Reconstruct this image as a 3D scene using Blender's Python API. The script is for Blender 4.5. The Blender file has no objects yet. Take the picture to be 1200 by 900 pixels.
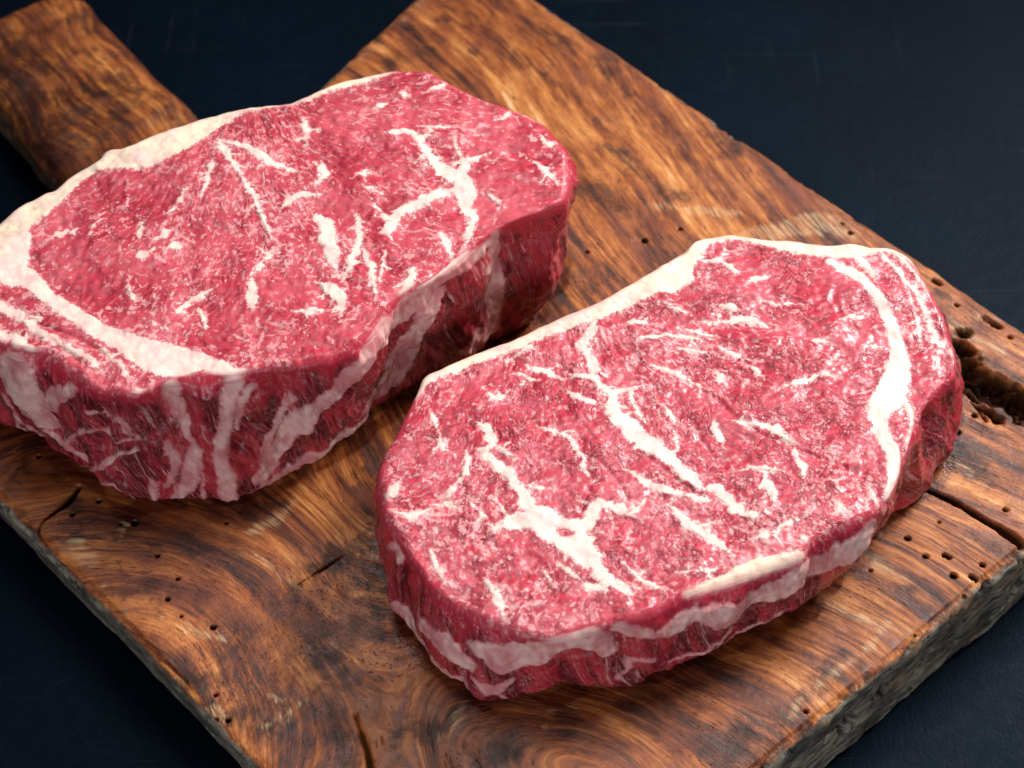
import bpy, math, random
import numpy as np
from mathutils import Vector

# ------------------------------------------------------------------ camera
scene = bpy.context.scene
T = 0.048                      # height of the board's upper face above the table
D = 0.72                       # camera to the middle of the picture
PITCH = math.radians(52.0)
FPX = 2200.0                   # focal length in pixels of the 1200 px wide photograph
cam_d = bpy.data.cameras.new('camera')
cam = bpy.data.objects.new('camera', cam_d)
scene.collection.objects.link(cam)
CAM = np.array([0.0, -D * math.cos(PITCH), T + D * math.sin(PITCH)])
cam.location = CAM
cam.rotation_euler = (math.pi / 2 - PITCH, 0, 0)
cam_d.sensor_width = 36.0
cam_d.lens = FPX / 1200.0 * 36.0
cam_d.clip_start = 0.02
cam_d.clip_end = 50
cam_d.dof.use_dof = True
cam_d.dof.focus_distance = 0.665
cam_d.dof.aperture_fstop = 11.0
scene.camera = cam

# ------------------------------------------------------------------ world, lamps, exposure
world = bpy.data.worlds.new('World')
scene.world = world
world.use_nodes = True
world.node_tree.nodes['Background'].inputs[0].default_value = (0.75, 0.85, 1.0, 1)
world.node_tree.nodes['Background'].inputs[1].default_value = 0.05


def lamp(name, loc, target, size, power, col, spread=180):
    l = bpy.data.lights.new(name, 'AREA')
    l.shape = 'RECTANGLE'
    l.size, l.size_y = size
    l.energy = power
    l.color = col
    l.spread = math.radians(spread)
    o = bpy.data.objects.new(name, l)
    o.location = loc
    o.rotation_euler = (Vector(target) - Vector(loc)).to_track_quat('-Z', 'Y').to_euler()
    scene.collection.objects.link(o)
    return o


lamp('key_softbox', (0.85, 0.66, 0.95), (0.06, -0.05, T), (0.5, 0.45), 3.15, (1.0, 0.97, 0.94), 48)
lamp('top_softbox', (-0.10, 0.25, 1.15), (0.0, 0.0, T), (0.5, 0.4), 1.5, (1.0, 0.98, 0.96), 80)
lamp('fill_softbox', (-0.05, -1.15, 0.40), (0.0, 0, T + 0.02), (0.9, 0.4), 6.8, (0.95, 0.97, 1.0))

scene.view_settings.view_transform = 'Standard'
scene.view_settings.look = 'None'
scene.view_settings.exposure = 0.0
scene.view_settings.gamma = 1.0
scene.view_settings.use_curve_mapping = False
scene.render.engine = 'CYCLES'
scene.cycles.max_bounces = 4
scene.cycles.use_denoising = True

# ------------------------------------------------------------------ numeric helpers
_fw = np.array([0, math.cos(PITCH), -math.sin(PITCH)])
_rt = np.array([1.0, 0, 0])
_up = np.cross(_rt, _fw)


def back(px, z):
    """points of the photograph -> points on the horizontal plane at height z"""
    px = np.atleast_2d(np.asarray(px, float))[:, :2] - [600, 450]
    d = _fw * FPX + px[:, :1] * _rt - px[:, 1:2] * _up
    s = (z - CAM[2]) / d[:, 2:3]
    return CAM + s * d


def project(P):
    q = P - CAM
    dep = q @ _fw
    return np.stack([600 + FPX * (q @ _rt) / dep, 450 - FPX * (q @ _up) / dep], 1)


PXM = FPX / D / 1000.0         # photo pixels per millimetre, roughly
rng = np.random.default_rng(7)
_perm = rng.permutation(4096).astype(np.int64)
_g = rng.normal(size=(4096, 3))
_g /= np.linalg.norm(_g, axis=1, keepdims=True)


def perlin(P, seed=0):
    P = P + np.array([seed * 17.13, seed * 5.71, seed * 31.7])
    i = np.floor(P).astype(np.int64)
    f = P - i
    w = f * f * f * (f * (f * 6 - 15) + 10)
    out = np.zeros(len(P))
    for dx in (0, 1):
        hx = _perm[(i[:, 0] + dx) & 4095]
        wx = w[:, 0] if dx else 1 - w[:, 0]
        for dy in (0, 1):
            hy = _perm[(hx + i[:, 1] + dy) & 4095]
            wy = w[:, 1] if dy else 1 - w[:, 1]
            for dz in (0, 1):
                h = _perm[(hy + i[:, 2] + dz) & 4095]
                wz = w[:, 2] if dz else 1 - w[:, 2]
                g = _g[h]
                out += wx * wy * wz * (g[:, 0] * (f[:, 0] - dx) + g[:, 1] * (f[:, 1] - dy) + g[:, 2] * (f[:, 2] - dz))
    return out


def fbm(P, size, octaves=3, seed=0, gain=0.5):
    """P in millimetres, size = wavelength in mm; result about -0.5..0.5"""
    o, a, s = np.zeros(len(P)), 1.0, 1.0 / size
    for k in range(octaves):
        o += a * perlin(P * s, seed + k * 3 + 1)
        a *= gain
        s *= 2.03
    return o


def sstep(a, b, x):
    t = np.clip((x - a) / (b - a), 0, 1)
    return t * t * (3 - 2 * t)


def spline(pts, n, closed=False):
    """Catmull-Rom through the points, any dimension"""
    p = np.asarray(pts, float)
    m = len(p)
    if closed:
        q = np.concatenate([p[-1:], p, p[:2]])
        segs = m
    else:
        q = np.concatenate([2 * p[:1] - p[1:2], p, 2 * p[-1:] - p[-2:-1]])
        segs = m - 1
    t = np.linspace(0, segs, n, endpoint=not closed)
    k = np.minimum(t.astype(int), segs - 1)
    u = (t - k)[:, None]
    a, b, c, d = q[k], q[k + 1], q[k + 2], q[k + 3]
    return 0.5 * (2 * b + (c - a) * u + (2 * a - 5 * b + 4 * c - d) * u ** 2 + (3 * b - a - 3 * c + d) * u ** 3)


def stroke_sd(P, line, rad, sd, reach=7.0):
    """lower sd (mm) by the tapered polyline line (mm) of half widths rad; returns what was touched"""
    lo = line.min(0) - rad.max() - reach
    hi = line.max(0) + rad.max() + reach
    m = np.where(np.all((P > lo) & (P < hi), axis=1))[0]
    d = np.full(len(m), 99.0)
    if len(m) == 0:
        return m, d
    Q = P[m]
    for k in range(len(line) - 1):
        a, b = line[k], line[k + 1]
        ab = b - a
        t = np.clip(((Q - a) @ ab) / max(ab @ ab, 1e-9), 0, 1)
        dd = np.linalg.norm(Q - a - t[:, None] * ab, axis=1) - (rad[k] + t * (rad[k + 1] - rad[k]))
        d = np.minimum(d, dd)
    sd[m] = np.minimum(sd[m], d)
    return m, d


def link(o, parent=None):
    scene.collection.objects.link(o)
    if parent:
        o.parent = parent
    return o


def tag(o, label=None, cat=None, group=None, kind=None):
    for k, v in (('label', label), ('category', cat), ('group', group), ('kind', kind)):
        if v:
            o[k] = v


def empty(name, loc):
    o = bpy.data.objects.new(name, None)
    o.empty_display_size = 0.02
    o.location = loc
    return link(o)


def mesh_from(name, V, F, mat, attrs=None, vecs=None, normals=None, parent=None):
    me = bpy.data.meshes.new(name)
    F = np.asarray(F)
    n = F.shape[1]
    me.vertices.add(len(V))
    me.vertices.foreach_set('co', np.ascontiguousarray(V, dtype=np.float32).ravel())
    me.loops.add(F.size)
    me.loops.foreach_set('vertex_index', F.ravel().astype(np.int32))
    me.polygons.add(len(F))
    me.polygons.foreach_set('loop_start', np.arange(0, F.size, n, dtype=np.int32))
    me.polygons.foreach_set('use_smooth', np.ones(len(F), dtype=bool))
    me.update(calc_edges=True)
    for k, a in (attrs or {}).items():
        me.attributes.new(k, 'FLOAT', 'POINT').data.foreach_set('value', a.astype(np.float32))
    for k, a in (vecs or {}).items():
        me.attributes.new(k, 'FLOAT_VECTOR', 'POINT').data.foreach_set('vector', np.ascontiguousarray(a, dtype=np.float32).ravel())
    if normals is not None:
        me.normals_split_custom_set_from_vertices(np.ascontiguousarray(normals, dtype=np.float32))
    me.materials.append(mat)
    return link(bpy.data.objects.new(name, me), parent)


def vnormals(V, F):
    N = np.zeros_like(V)
    a, b, c, d = V[F[:, 0]], V[F[:, 1]], V[F[:, 2]], V[F[:, 3]]
    fn = np.cross(c - a, d - b)
    for k in range(4):
        for ax in range(3):
            N[:, ax] += np.bincount(F[:, k], weights=fn[:, ax], minlength=len(V))
    return N / np.maximum(np.linalg.norm(N, axis=1, keepdims=True), 1e-12)


# ------------------------------------------------------------------ node helpers
class NT:
    def __init__(self, name):
        self.m = bpy.data.materials.new(name)
        self.m.use_nodes = True
        self.t = self.m.node_tree
        self.b = self.t.nodes['Principled BSDF']

    def n(self, typ, **kw):
        x = self.t.nodes.new(typ)
        for k, v in kw.items():
            setattr(x, k, v)
        return x

    def put(self, sock, v):
        if isinstance(v, bpy.types.NodeSocket):
            self.t.links.new(v, sock)
        else:
            try:
                sock.default_value = v
            except Exception:
                sock.default_value = (v, v, v)

    def math(self, op, a, b=0.0, c=None, clamp=False):
        x = self.n('ShaderNodeMath', operation=op, use_clamp=clamp)
        self.put(x.inputs[0], a)
        self.put(x.inputs[1], b)
        if c is not None:
            self.put(x.inputs[2], c)
        return x.outputs[0]

    def vec(self, op, a, b):
        x = self.n('ShaderNodeVectorMath', operation=op)
        self.put(x.inputs[0], a)
        self.put(x.inputs[1], b)
        return x.outputs[0]

    def attr(self, name, vector=False):
        x = self.n('ShaderNodeAttribute', attribute_name=name)
        return x.outputs['Vector' if vector else 'Fac']

    def noise(self, vec, scale, detail=2.0, rough=0.5, dist=0.0):
        x = self.n('ShaderNodeTexNoise')
        self.put(x.inputs['Vector'], vec)
        self.put(x.inputs['Scale'], scale)
        self.put(x.inputs['Detail'], detail)
        self.put(x.inputs['Roughness'], rough)
        self.put(x.inputs['Distortion'], dist)
        return x.outputs['Fac']

    def voro(self, vec, scale, feature='DISTANCE_TO_EDGE'):
        x = self.n('ShaderNodeTexVoronoi', feature=feature)
        self.put(x.inputs['Vector'], vec)
        self.put(x.inputs['Scale'], scale)
        return x.outputs['Distance']

    def ss(self, v, a, b, to0=0.0, to1=1.0):
        x = self.n('ShaderNodeMapRange', interpolation_type='SMOOTHSTEP')
        self.put(x.inputs['Value'], v)
        self.put(x.inputs['From Min'], a)
        self.put(x.inputs['From Max'], b)
        self.put(x.inputs['To Min'], to0)
        self.put(x.inputs['To Max'], to1)
        return x.outputs['Result']

    def mix(self, f, a, b, blend='MIX'):
        x = self.n('ShaderNodeMix', data_type='RGBA', blend_type=blend)
        self.put(x.inputs['Factor'], f)
        for s, v in ((x.inputs[6], a), (x.inputs[7], b)):
            self.put(s, v if isinstance(v, bpy.types.NodeSocket) else (*v, 1.0))
        return x.outputs[2]

    def objmm(self):
        c = self.n('ShaderNodeTexCoord')
        return self.vec('MULTIPLY', c.outputs['Object'], (1000.0, 1000.0, 1000.0))

    def bump(self, h, strength, dist, normal=None):
        x = self.n('ShaderNodeBump')
        self.put(x.inputs['Strength'], strength)
        self.put(x.inputs['Distance'], dist)
        self.put(x.inputs['Height'], h)
        if normal is not None:
            self.put(x.inputs['Normal'], normal)
        return x.outputs[0]


def meat_material(name, lean_dark, lean_mid, lean_pink, crack, milky):
    """one raw-beef material: traced fat (attribute sd, mm), fine marbling and fibre along attribute fib"""
    N = NT(name)
    P = N.objmm()
    fib = N.attr('fib', True)
    sd, side, rim, dens = N.attr('sd'), N.attr('side'), N.attr('rim'), N.attr('dens')
    M = N.math
    # ragged outline of the traced fat
    Ps = N.n('ShaderNodeMix', data_type='VECTOR'); N.put(Ps.inputs['Factor'], side); N.put(Ps.inputs[4], P); N.put(Ps.inputs[5], N.vec('MULTIPLY', fib, (0.55, 0.30, 0.55))); Ps = Ps.outputs[1]
    r1 = M('SUBTRACT', N.noise(Ps, 0.36, 3, 0.55), 0.5)
    r2 = M('SUBTRACT', N.noise(Ps, 1.3, 2, 0.6), 0.5)
    e = M('ADD', sd, M('ADD', M('MULTIPLY', r1, 4.0), M('MULTIPLY', r2, 2.4)))
    fat = N.ss(e, M('ADD', 0.25, M('MULTIPLY', side, 0.5)), M('SUBTRACT', -0.55, M('MULTIPLY', side, 0.9)))
    halo = N.ss(e, 0.95, -0.35, 0.0, 0.70)
    flk = M('ADD', N.attr('fleck'), M('ADD', M('MULTIPLY', r1, 1.6), M('MULTIPLY', r2, 1.8)))
    flk = M('MULTIPLY', N.ss(flk, 0.60, -0.45), 0.72)
    # fine marbling: dashes along the grain, crumbs, hair lines
    fa = N.vec('MULTIPLY', fib, (0.75, 0.30, 0.75))
    dash = N.noise(fa, 1.0, 2.5, 0.55)
    near = N.ss(sd, 5.0, 0.0)
    thr = M('SUBTRACT', 0.675, M('ADD', M('MULTIPLY', dens, 0.10), M('MULTIPLY', near, 0.025)))
    dash = N.ss(M('SUBTRACT', dash, thr), -0.015, 0.05)
    crumb = N.noise(P, 0.40, 2.5, 0.52)
    crumb = N.ss(M('SUBTRACT', crumb, M('ADD', thr, 0.01)), -0.015, 0.045)
    hair = M('ABSOLUTE', M('SUBTRACT', N.noise(P, 0.13, 4, 0.55), 0.5))
    hair = M('MULTIPLY', N.ss(hair, 0.011, 0.003), N.ss(N.noise(P, 0.11, 2), 0.50, 0.62))
    fl = M('MAXIMUM', M('MAXIMUM', M('MULTIPLY', dash, 0.8), M('MULTIPLY', crumb, 0.7)), M('MAXIMUM', hair, flk))
    fl = M('MULTIPLY', fl, M('SUBTRACT', 1.0, M('MULTIPLY', side, 0.75)))
    fl = M('MULTIPLY', fl, N.ss(N.noise(P, 0.33, 2), 0.25, 0.6, 0.45, 0.90))
    # lean colour
    fs = N.noise(N.vec('MULTIPLY', fib, (0.95, 0.20, 0.95)), 1.0, 3, 0.55)
    big = N.noise(P, 0.045, 3, 0.55)
    c = N.mix(N.ss(fs, 0.30, 0.62), lean_dark, lean_mid)
    c = N.mix(M('MULTIPLY', N.ss(big, 0.35, 0.70), 0.75), c, lean_pink)
    wallred = N.mix(N.ss(N.noise(N.vec('MULTIPLY', fib, (0.13, 0.05, 0.13)), 1.0, 4, 0.6), 0.40, 0.60), (0.085, 0.004, 0.010), (0.36, 0.020, 0.036))
    wallred = N.mix(N.ss(N.noise(N.vec('MULTIPLY', fib, (1.3, 0.07, 1.3)), 1.0, 3, 0.6), 0.46, 0.66, 0.0, 0.6), wallred, (0.46, 0.085, 0.09))
    wallred = N.mix(N.ss(N.noise(N.vec('MULTIPLY', fib, (0.40, 0.035, 0.40)), 1.0, 4, 0.65), 0.60, 0.70, 0.0, 0.8), wallred, (0.60, 0.34, 0.31))
    lip = M('ADD', N.attr('lip'), M('MULTIPLY', M('SUBTRACT', N.noise(P, 0.25, 3, 0.6), 0.5), 0.7))
    wallred = N.mix(N.ss(lip, 0.25, 0.75, 0.0, 0.9), wallred, (0.44, 0.020, 0.045))
    c = N.mix(side, c, wallred)
    # wet creases between fibre bundles
    w = N.n('ShaderNodeTexNoise')
    N.put(w.inputs['Vector'], P); N.put(w.inputs['Scale'], 0.25); N.put(w.inputs['Detail'], 3.0)
    wv = N.vec('ADD', N.vec('MULTIPLY', fib, (1.0, 0.6, 1.0)), N.vec('MULTIPLY', N.vec('SUBTRACT', w.outputs['Color'], (0.5, 0.5, 0.5)), (7.0, 7.0, 7.0)))
    v1 = N.voro(wv, 0.17)
    v2 = N.voro(wv, 0.36)
    cr = M('MAXIMUM', N.ss(v1, 0.10, 0.0), M('MULTIPLY', N.ss(v2, 0.09, 0.0), 0.6))
    cr = M('MULTIPLY', cr, N.ss(N.noise(P, 0.07, 2), 0.40, 0.60))
    crc = M('MULTIPLY', cr, M('MULTIPLY', crack, M('SUBTRACT', 1.0, side)))
    c = N.mix(M('MULTIPLY', crc, 0.60), c, tuple(x * 0.75 for x in lean_dark))
    fleckc = N.mix(N.noise(P, 0.8, 2), (0.62, 0.22, 0.25), (0.78, 0.50, 0.48))
    c = N.mix(fl, c, fleckc)
    # fat colours: pinkish in the meat, cream on the rim, blotched with red on the walls
    fc = N.mix(N.ss(N.noise(P, 0.16, 3, 0.6), 0.35, 0.68), (0.78, 0.61, 0.53), (0.73, 0.47, 0.43))
    rc = N.mix(N.ss(N.noise(P, 0.10, 3, 0.6), 0.36, 0.66), (0.73, 0.63, 0.46), (0.72, 0.51, 0.44))
    rc = N.mix(N.ss(N.noise(P, 0.22, 4, 0.65), 0.50, 0.72, 0.0, 0.65), rc, (0.64, 0.33, 0.32))
    fc = N.mix(rim, fc, rc)
    sc_ = N.mix(N.ss(N.noise(Ps, 0.22, 4, 0.62), 0.38, 0.62), (0.66, 0.40, 0.37), (0.46, 0.12, 0.14))
    fc = N.mix(M('MULTIPLY', side, 0.85), fc, sc_)
    c = N.mix(halo, c, (0.64, 0.235, 0.25))
    c = N.mix(M('MULTIPLY', fat, 0.96), c, fc)
    N.put(N.b.inputs['Base Color'], c)
    rough = M('ADD', M('MULTIPLY', fat, 0.12), N.ss(N.noise(P, 0.12, 3), 0.35, 0.65, 0.35 + (0.08 if milky == 0 else 0), 0.48))
    rough = M('SUBTRACT', rough, M('MULTIPLY', side, 0.10))
    N.put(N.b.inputs['Roughness'], rough)
    N.put(N.b.inputs['Specular IOR Level'], 0.33 + milky)
    # relief
    lean = M('SUBTRACT', 1.0, fat)
    h = M('MULTIPLY', M('MULTIPLY', fs, 0.5), lean)
    h = M('ADD', h, M('MULTIPLY', fl, 0.25))
    h = M('ADD', h, M('MULTIPLY', M('MULTIPLY', M('MULTIPLY', cr, lean), crack), -0.8))
    h = M('ADD', h, M('MULTIPLY', N.noise(P, 0.33, 3, 0.5), M('SUBTRACT', 0.8, M('MULTIPLY', fat, 0.5))))
    h = M('ADD', h, M('MULTIPLY', fat, 0.2))
    nrm = N.bump(h, 0.42, 0.0009)
    N.put(N.b.inputs['Normal'], nrm)
    wet = M('ADD', M('MULTIPLY', N.noise(P, 0.13, 2, 0.45), 1.8), M('MULTIPLY', M('MULTIPLY', cr, lean), -0.5 * crack))
    N.put(N.b.inputs['Coat Weight'], N.ss(N.noise(P, 0.05, 2), 0.40, 0.60, 0.05, 0.16 + milky * 0.9))
    N.put(N.b.inputs['Coat Roughness'], 0.13)
    N.put(N.b.inputs['Subsurface Weight'], 0.35)
    N.put(N.b.inputs['Subsurface Radius'], (1.0, 0.35, 0.30))
    N.put(N.b.inputs['Subsurface Scale'], 0.0010)
    N.put(N.b.inputs['Coat Normal'], N.bump(wet, 0.42, 0.0011))
    return N.m


# ------------------------------------------------------------------ a steak
class Rough:
    """jagged, tapering fat: breaks up a traced vein, grows its side branches, scatters flecks"""
    def __init__(self, seed):
        self.r = np.random.default_rng(seed)

    def jag(self, a, b, w0, w1, steps, amp):
        t = np.linspace(0, 1, steps)[:, None]
        l = a + (b - a) * t
        l[1:-1, :2] += self.r.normal(0, amp, (steps - 2, 2))
        return l, (w0 + (w1 - w0) * t[:, 0]) * self.r.uniform(0.65, 1.3, steps)

    def roughen(self, line, rad):
        r = self.r
        L = np.concatenate([[0], np.cumsum(np.linalg.norm(np.diff(line, axis=0), axis=1))])
        n = max(4, int(L[-1] / 1.6) + 1)
        t = np.linspace(0, L[-1], n)
        l = np.stack([np.interp(t, L, line[:, k]) for k in range(3)], 1)
        w = np.interp(t, L, rad)
        l[1:-1, :2] += r.normal(0, 0.28, (n - 2, 2)) * (0.6 + 0.25 * w[1:-1, None])
        w = w * r.uniform(0.62, 1.35, n)
        w[0] *= 0.45; w[-1] *= 0.3
        ext = []
        for i in range(1, n - 1):
            if r.random() < 0.28:
                d = l[i + 1] - l[i - 1]
                a = math.atan2(d[1], d[0]) + r.choice([-1, 1]) * r.uniform(0.5, 1.3)
                le = w[i] + r.uniform(1.0, 4.5)
                e = l[i] + np.array([math.cos(a), math.sin(a), 0]) * le
                ext.append(self.jag(l[i], e, min(0.75, w[i] * 0.7), 0.12, 5, 0.22))
                if r.random() < 0.4:
                    a2 = a + r.uniform(-1, 1)
                    m = ext[-1][0][3]
                    ext.append(self.jag(m, m + np.array([math.cos(a2), math.sin(a2), 0]) * r.uniform(1, 3), 0.35, 0.1, 4, 0.2))
        for end, nb in ((0, 1), (-1, -2)):
            d = l[end] - l[nb]
            d = d / max(np.linalg.norm(d), 1e-6)
            ext.append(self.jag(l[end], l[end] + d * r.uniform(1.5, 4), w[nb] * 0.5, 0.1, 5, 0.3))
        return l, w, ext


NTH, NR, NW, NB = 1050, 215, 84, 14


def by_angle(outline, c, n, smooth=0):
    d = outline - c
    a = np.arctan2(d[:, 1], d[:, 0])
    r = np.hypot(d[:, 0], d[:, 1])
    o = np.argsort(a)
    a, r = a[o], r[o]
    th = np.linspace(-math.pi, math.pi, n, endpoint=False)
    rr = np.interp(th, np.concatenate([a - 2 * math.pi, a, a + 2 * math.pi]), np.tile(r, 3))
    if smooth:
        k = np.hanning(2 * smooth + 3)[1:-1]
        rr = np.convolve(np.concatenate([rr[-smooth:], rr, rr[:smooth]]), k / k.sum(), 'valid')
    return th, rr


def build_steak(label, height, top_px, bot_px, center_px, strokes, cap_px, fan_px, mat, seed, bulge, edge_r=3.2, rough=1.0, nfleck=300, wall_amp=1.0):
    zt = T + height
    top = back(spline(top_px, 900, True), zt)[:, :2]
    bot = back(spline(bot_px, 900, True), T)[:, :2]
    cen = back([center_px], zt)[0, :2]
    th, rt = by_angle(top, cen, NTH, 2)
    _, rb = by_angle(bot, cen, NTH, 3)
    ct, st = np.cos(th), np.sin(th)
    # ---- base surface: rings from the centre to the rim, down the wall, back under
    er = edge_r / 1000.0
    rows_r, rows_z, rows_side, rows_nr = [], [], [], []
    srad = np.linspace(0.0, 1, NR) ** 0.8 + 1e-5
    for s in srad:
        r = s * (rt - er)
        rows_r.append(r); rows_z.append(np.full(NTH, zt)); rows_side.append(0.0); rows_nr.append(0.0)
    for k in range(1, 7):                                  # rounded rim
        a = k / 7 * math.pi / 2
        rows_r.append(rt - er + er * math.sin(a)); rows_z.append(np.full(NTH, zt - er * (1 - math.cos(a))))
        rows_side.append(k / 7 * 0.9); rows_nr.append(math.sin(a))
    zl = zt - er
    for k in range(NW):
        v = k / (NW - 1)
        sm = v * v * (3 - 2 * v)
        r = rt + (rb - rt) * (0.35 * v + 0.65 * sm) + bulge * math.sin(math.pi * min(1, v * 1.05)) * 1.0
        low = max(0.0, (v - 0.88) / 0.12)
        r = r - 0.0045 * low * low
        rows_r.append(r); rows_z.append(zl + (T + 0.0006 - zl) * v * np.ones(NTH)); rows_side.append(1.0); rows_nr.append(1.0)
    for k in range(1, NB):
        v = k / NB
        rows_r.append((rb - 0.0045) * (1 - v * 0.98)); rows_z.append(np.full(NTH, T + 0.0006)); rows_side.append(1.0); rows_nr.append(0.0)
    R = np.array(rows_r); Z = np.array(rows_z)
    nrow = len(R)
    X = cen[0] + R * ct; Y = cen[1] + R * st
    V = np.stack([X, Y, Z], -1).reshape(-1, 3)
    side = np.repeat(np.array(rows_side), NTH)
    nr = np.repeat(np.array(rows_nr), NTH)
    under = np.repeat(np.arange(nrow) >= nrow - NB + 1, NTH)
    idx = np.arange(nrow * NTH).reshape(nrow, NTH)
    a = idx[:-1]; b = idx[1:]
    F = np.stack([a, b, np.roll(b, -1, 1), np.roll(a, -1, 1)], -1).reshape(-1, 4)
    Vm = V * 1000.0
    # ---- the traced fat, in millimetres
    sd = np.full(len(V), 9.0)
    rim = np.zeros(len(V))
    lab = np.zeros(len(V), dtype=int)
    best = np.full(len(V), 0.0)
    crease = np.full(len(V), 9.0)
    fleck = np.full(len(V), 5.0)
    names = ['eye_muscle', 'cap_muscle', 'side_muscle', 'fat_rim']
    ispart_top = nr < 0.75
    wall_rows = np.arange(NR + 6, NR + 6 + NW, 3)
    wi = idx[wall_rows][:, ::3].ravel()
    outward = np.stack([np.tile(ct, nrow), np.tile(st, nrow), np.zeros(len(V))], 1)
    facing = ((CAM - V[wi]) * outward[wi]).sum(1) > 0
    wi = wi[facing]
    wp = project(V[wi])
    holes = []
    rs = Rough(seed * 13 + 1)
    for typ, pts in strokes:
        p = np.asarray(pts, float)
        n = max(2, (len(p) - 1) * 4 + 1)
        q = spline(p, n) if len(p) > 2 else np.stack([np.linspace(p[0, k], p[-1, k], n) for k in range(p.shape[1])], 1)
        q[:, 2] = np.maximum(q[:, 2], 0.8)
        on_side = typ in ('side', 'slean', 'screase')
        if on_side:
            line = np.array([V[wi[np.argmin(((wp - x[:2]) ** 2).sum(1))]] for x in q]) * 1000
        else:
            line = back(q, zt) * 1000
        rad = q[:, 2] / 2 / PXM
        extra = []
        if typ == 'vein':
            line, rad, extra = rs.roughen(line, rad)
        if typ in ('hole', 'slean'):
            holes.append((line, rad, on_side))
            continue
        if typ in ('crease', 'screase'):
            stroke_sd(Vm, line, rad, crease, 4)
            continue
        tmp = np.full(len(V), 99.0)
        stroke_sd(Vm, line, rad, tmp)
        for l2, r2 in extra:
            stroke_sd(Vm, l2, r2, tmp)
        if on_side:
            tmp = tmp + 30 * sstep(0.6, 0.1, nr)
        elif typ != 'rim':
            tmp = tmp + 6.0 * sstep(0.5, 1.0, nr)
        sd = np.minimum(sd, tmp)
        if typ == 'rim':
            rim = np.maximum(rim, sstep(1.5, -1.0, tmp))
        area = (np.linalg.norm(np.diff(q[:, :2], axis=0), axis=1) * (q[1:, 2] + q[:-1, 2]) / 2).sum()
        if typ == 'rim':
            L = 3
        elif typ == 'seam':
            names.append('fat_seam'); L = len(names) - 1
        elif on_side and area > 250:
            names.append('side_fat'); L = len(names) - 1
        elif not on_side and area > 110:
            names.append('fat_vein'); L = len(names) - 1
        else:
            continue
        m = tmp < best
        lab[m] = L
        best[m] = tmp[m]
    fcm = back([fan_px], zt)[0] * 1000
    for k in range(nfleck):
        a = rs.r.uniform(-math.pi, math.pi)
        j = int((a + math.pi) / (2 * math.pi) * NTH) % NTH
        rad_ = math.sqrt(rs.r.random()) * (rt[j] * 1000 - 5)
        p = np.array([cen[0] * 1000 + rad_ * math.cos(a), cen[1] * 1000 + rad_ * math.sin(a), zt * 1000])
        dr = math.atan2(p[1] - fcm[1], p[0] - fcm[0]) + rs.r.normal(0, 0.45) + (1.2 if rs.r.random() < 0.15 else 0)
        le = rs.r.uniform(0.8, 2.2) * (2.2 if rs.r.random() < 0.25 else 1)
        v = np.array([math.cos(dr), math.sin(dr), 0]) * le
        w = rs.r.uniform(0.14, 0.48)
        l1, r1_ = rs.jag(p - v, p + v, w, w * 0.6, 5, 0.3)
        r1_[0] *= 0.3; r1_[-1] *= 0.3
        stroke_sd(Vm, l1, r1_, fleck, 3.0)
        if rs.r.random() < 0.3:
            l1, r1_ = rs.jag(p, p + np.array([math.cos(dr + 1.1), math.sin(dr + 1.1), 0]) * le * 0.8, w * 0.8, 0.1, 4, 0.25)
            stroke_sd(Vm, l1, r1_, fleck, 3.0)
    for line, rad, on_side in holes:
        tmp = np.full(len(V), 99.0)
        stroke_sd(Vm, line, rad, tmp, 3)
        sd = np.maximum(sd, -tmp)
        lab[tmp < 0] = 0
    sd = np.clip(sd, -6, 6)
    # ---- which muscle
    pr = project(V)
    if cap_px is not None:
        cp = np.asarray(cap_px, float)
        inside = np.zeros(len(V), bool)
        j = len(cp) - 1
        for i in range(len(cp)):
            c1 = (cp[i, 1] > pr[:, 1]) != (cp[j, 1] > pr[:, 1])
            xx = (cp[j, 0] - cp[i, 0]) * (pr[:, 1] - cp[i, 1]) / (cp[j, 1] - cp[i, 1] + 1e-9) + cp[i, 0]
            inside ^= c1 & (pr[:, 0] < xx)
            j = i
    else:
        inside = np.zeros(len(V), bool)
    lean = lab == 0
    lab[lean & inside & ispart_top] = 1
    lab[lean & ~ispart_top] = 2
    lab[under] = 2
    # ---- relief
    N0 = vnormals(V, F)
    fat = sstep(0.6, -0.8, sd)
    tp = 1 - nr
    d = tp * (fbm(Vm, 45, 2, seed) * 3.0 + fbm(Vm, 11, 3, seed + 9) * 1.5 + fbm(Vm, 3.5, 2, seed + 20) * 0.45 * (1 - 0.5 * fat)) * rough
    d += fat * 0.35 * tp
    fcq = back([fan_px], zt)[0] * 1000
    fold = np.stack([np.arctan2(Vm[:, 1] - fcq[1], Vm[:, 0] - fcq[0]) * 9.0, np.hypot(Vm[:, 0] - fcq[0], Vm[:, 1] - fcq[1]) * 0.035, Vm[:, 2] * 0 + seed], 1)
    d += tp * fbm(fold, 1.0, 3, seed + 80) * 0.9 * (1 - 0.6 * fat)
    u = np.tile(th, nrow) * 60.0
    Wc = np.stack([u * 1.0, Vm[:, 2] * 0.45, np.full(len(V), seed * 3.3)], 1)
    Wc[:, 0] = Vm[:, 0]; Wc = np.stack([Vm[:, 0], Vm[:, 1], Vm[:, 2] * 0.5], 1)
    dw = fbm(Wc, 26, 2, seed + 31) * 7.0 + fbm(Wc, 8, 3, seed + 33) * 1.9 + fbm(Vm, 3.0, 2, seed + 35) * 0.7
    dw *= wall_amp
    dw += fat * 0.6
    vfade = np.clip((Vm[:, 2] - T * 1000) / 6, 0, 1)
    topfade = np.clip((zt * 1000 - Vm[:, 2]) / 7, 0.12, 1)
    d += nr * dw * (0.35 + 0.65 * vfade) * topfade
    d -= np.where(crease < 2.5, sstep(1.4, -0.8, crease) * 0.75, 0)
    d[under] = 0
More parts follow.
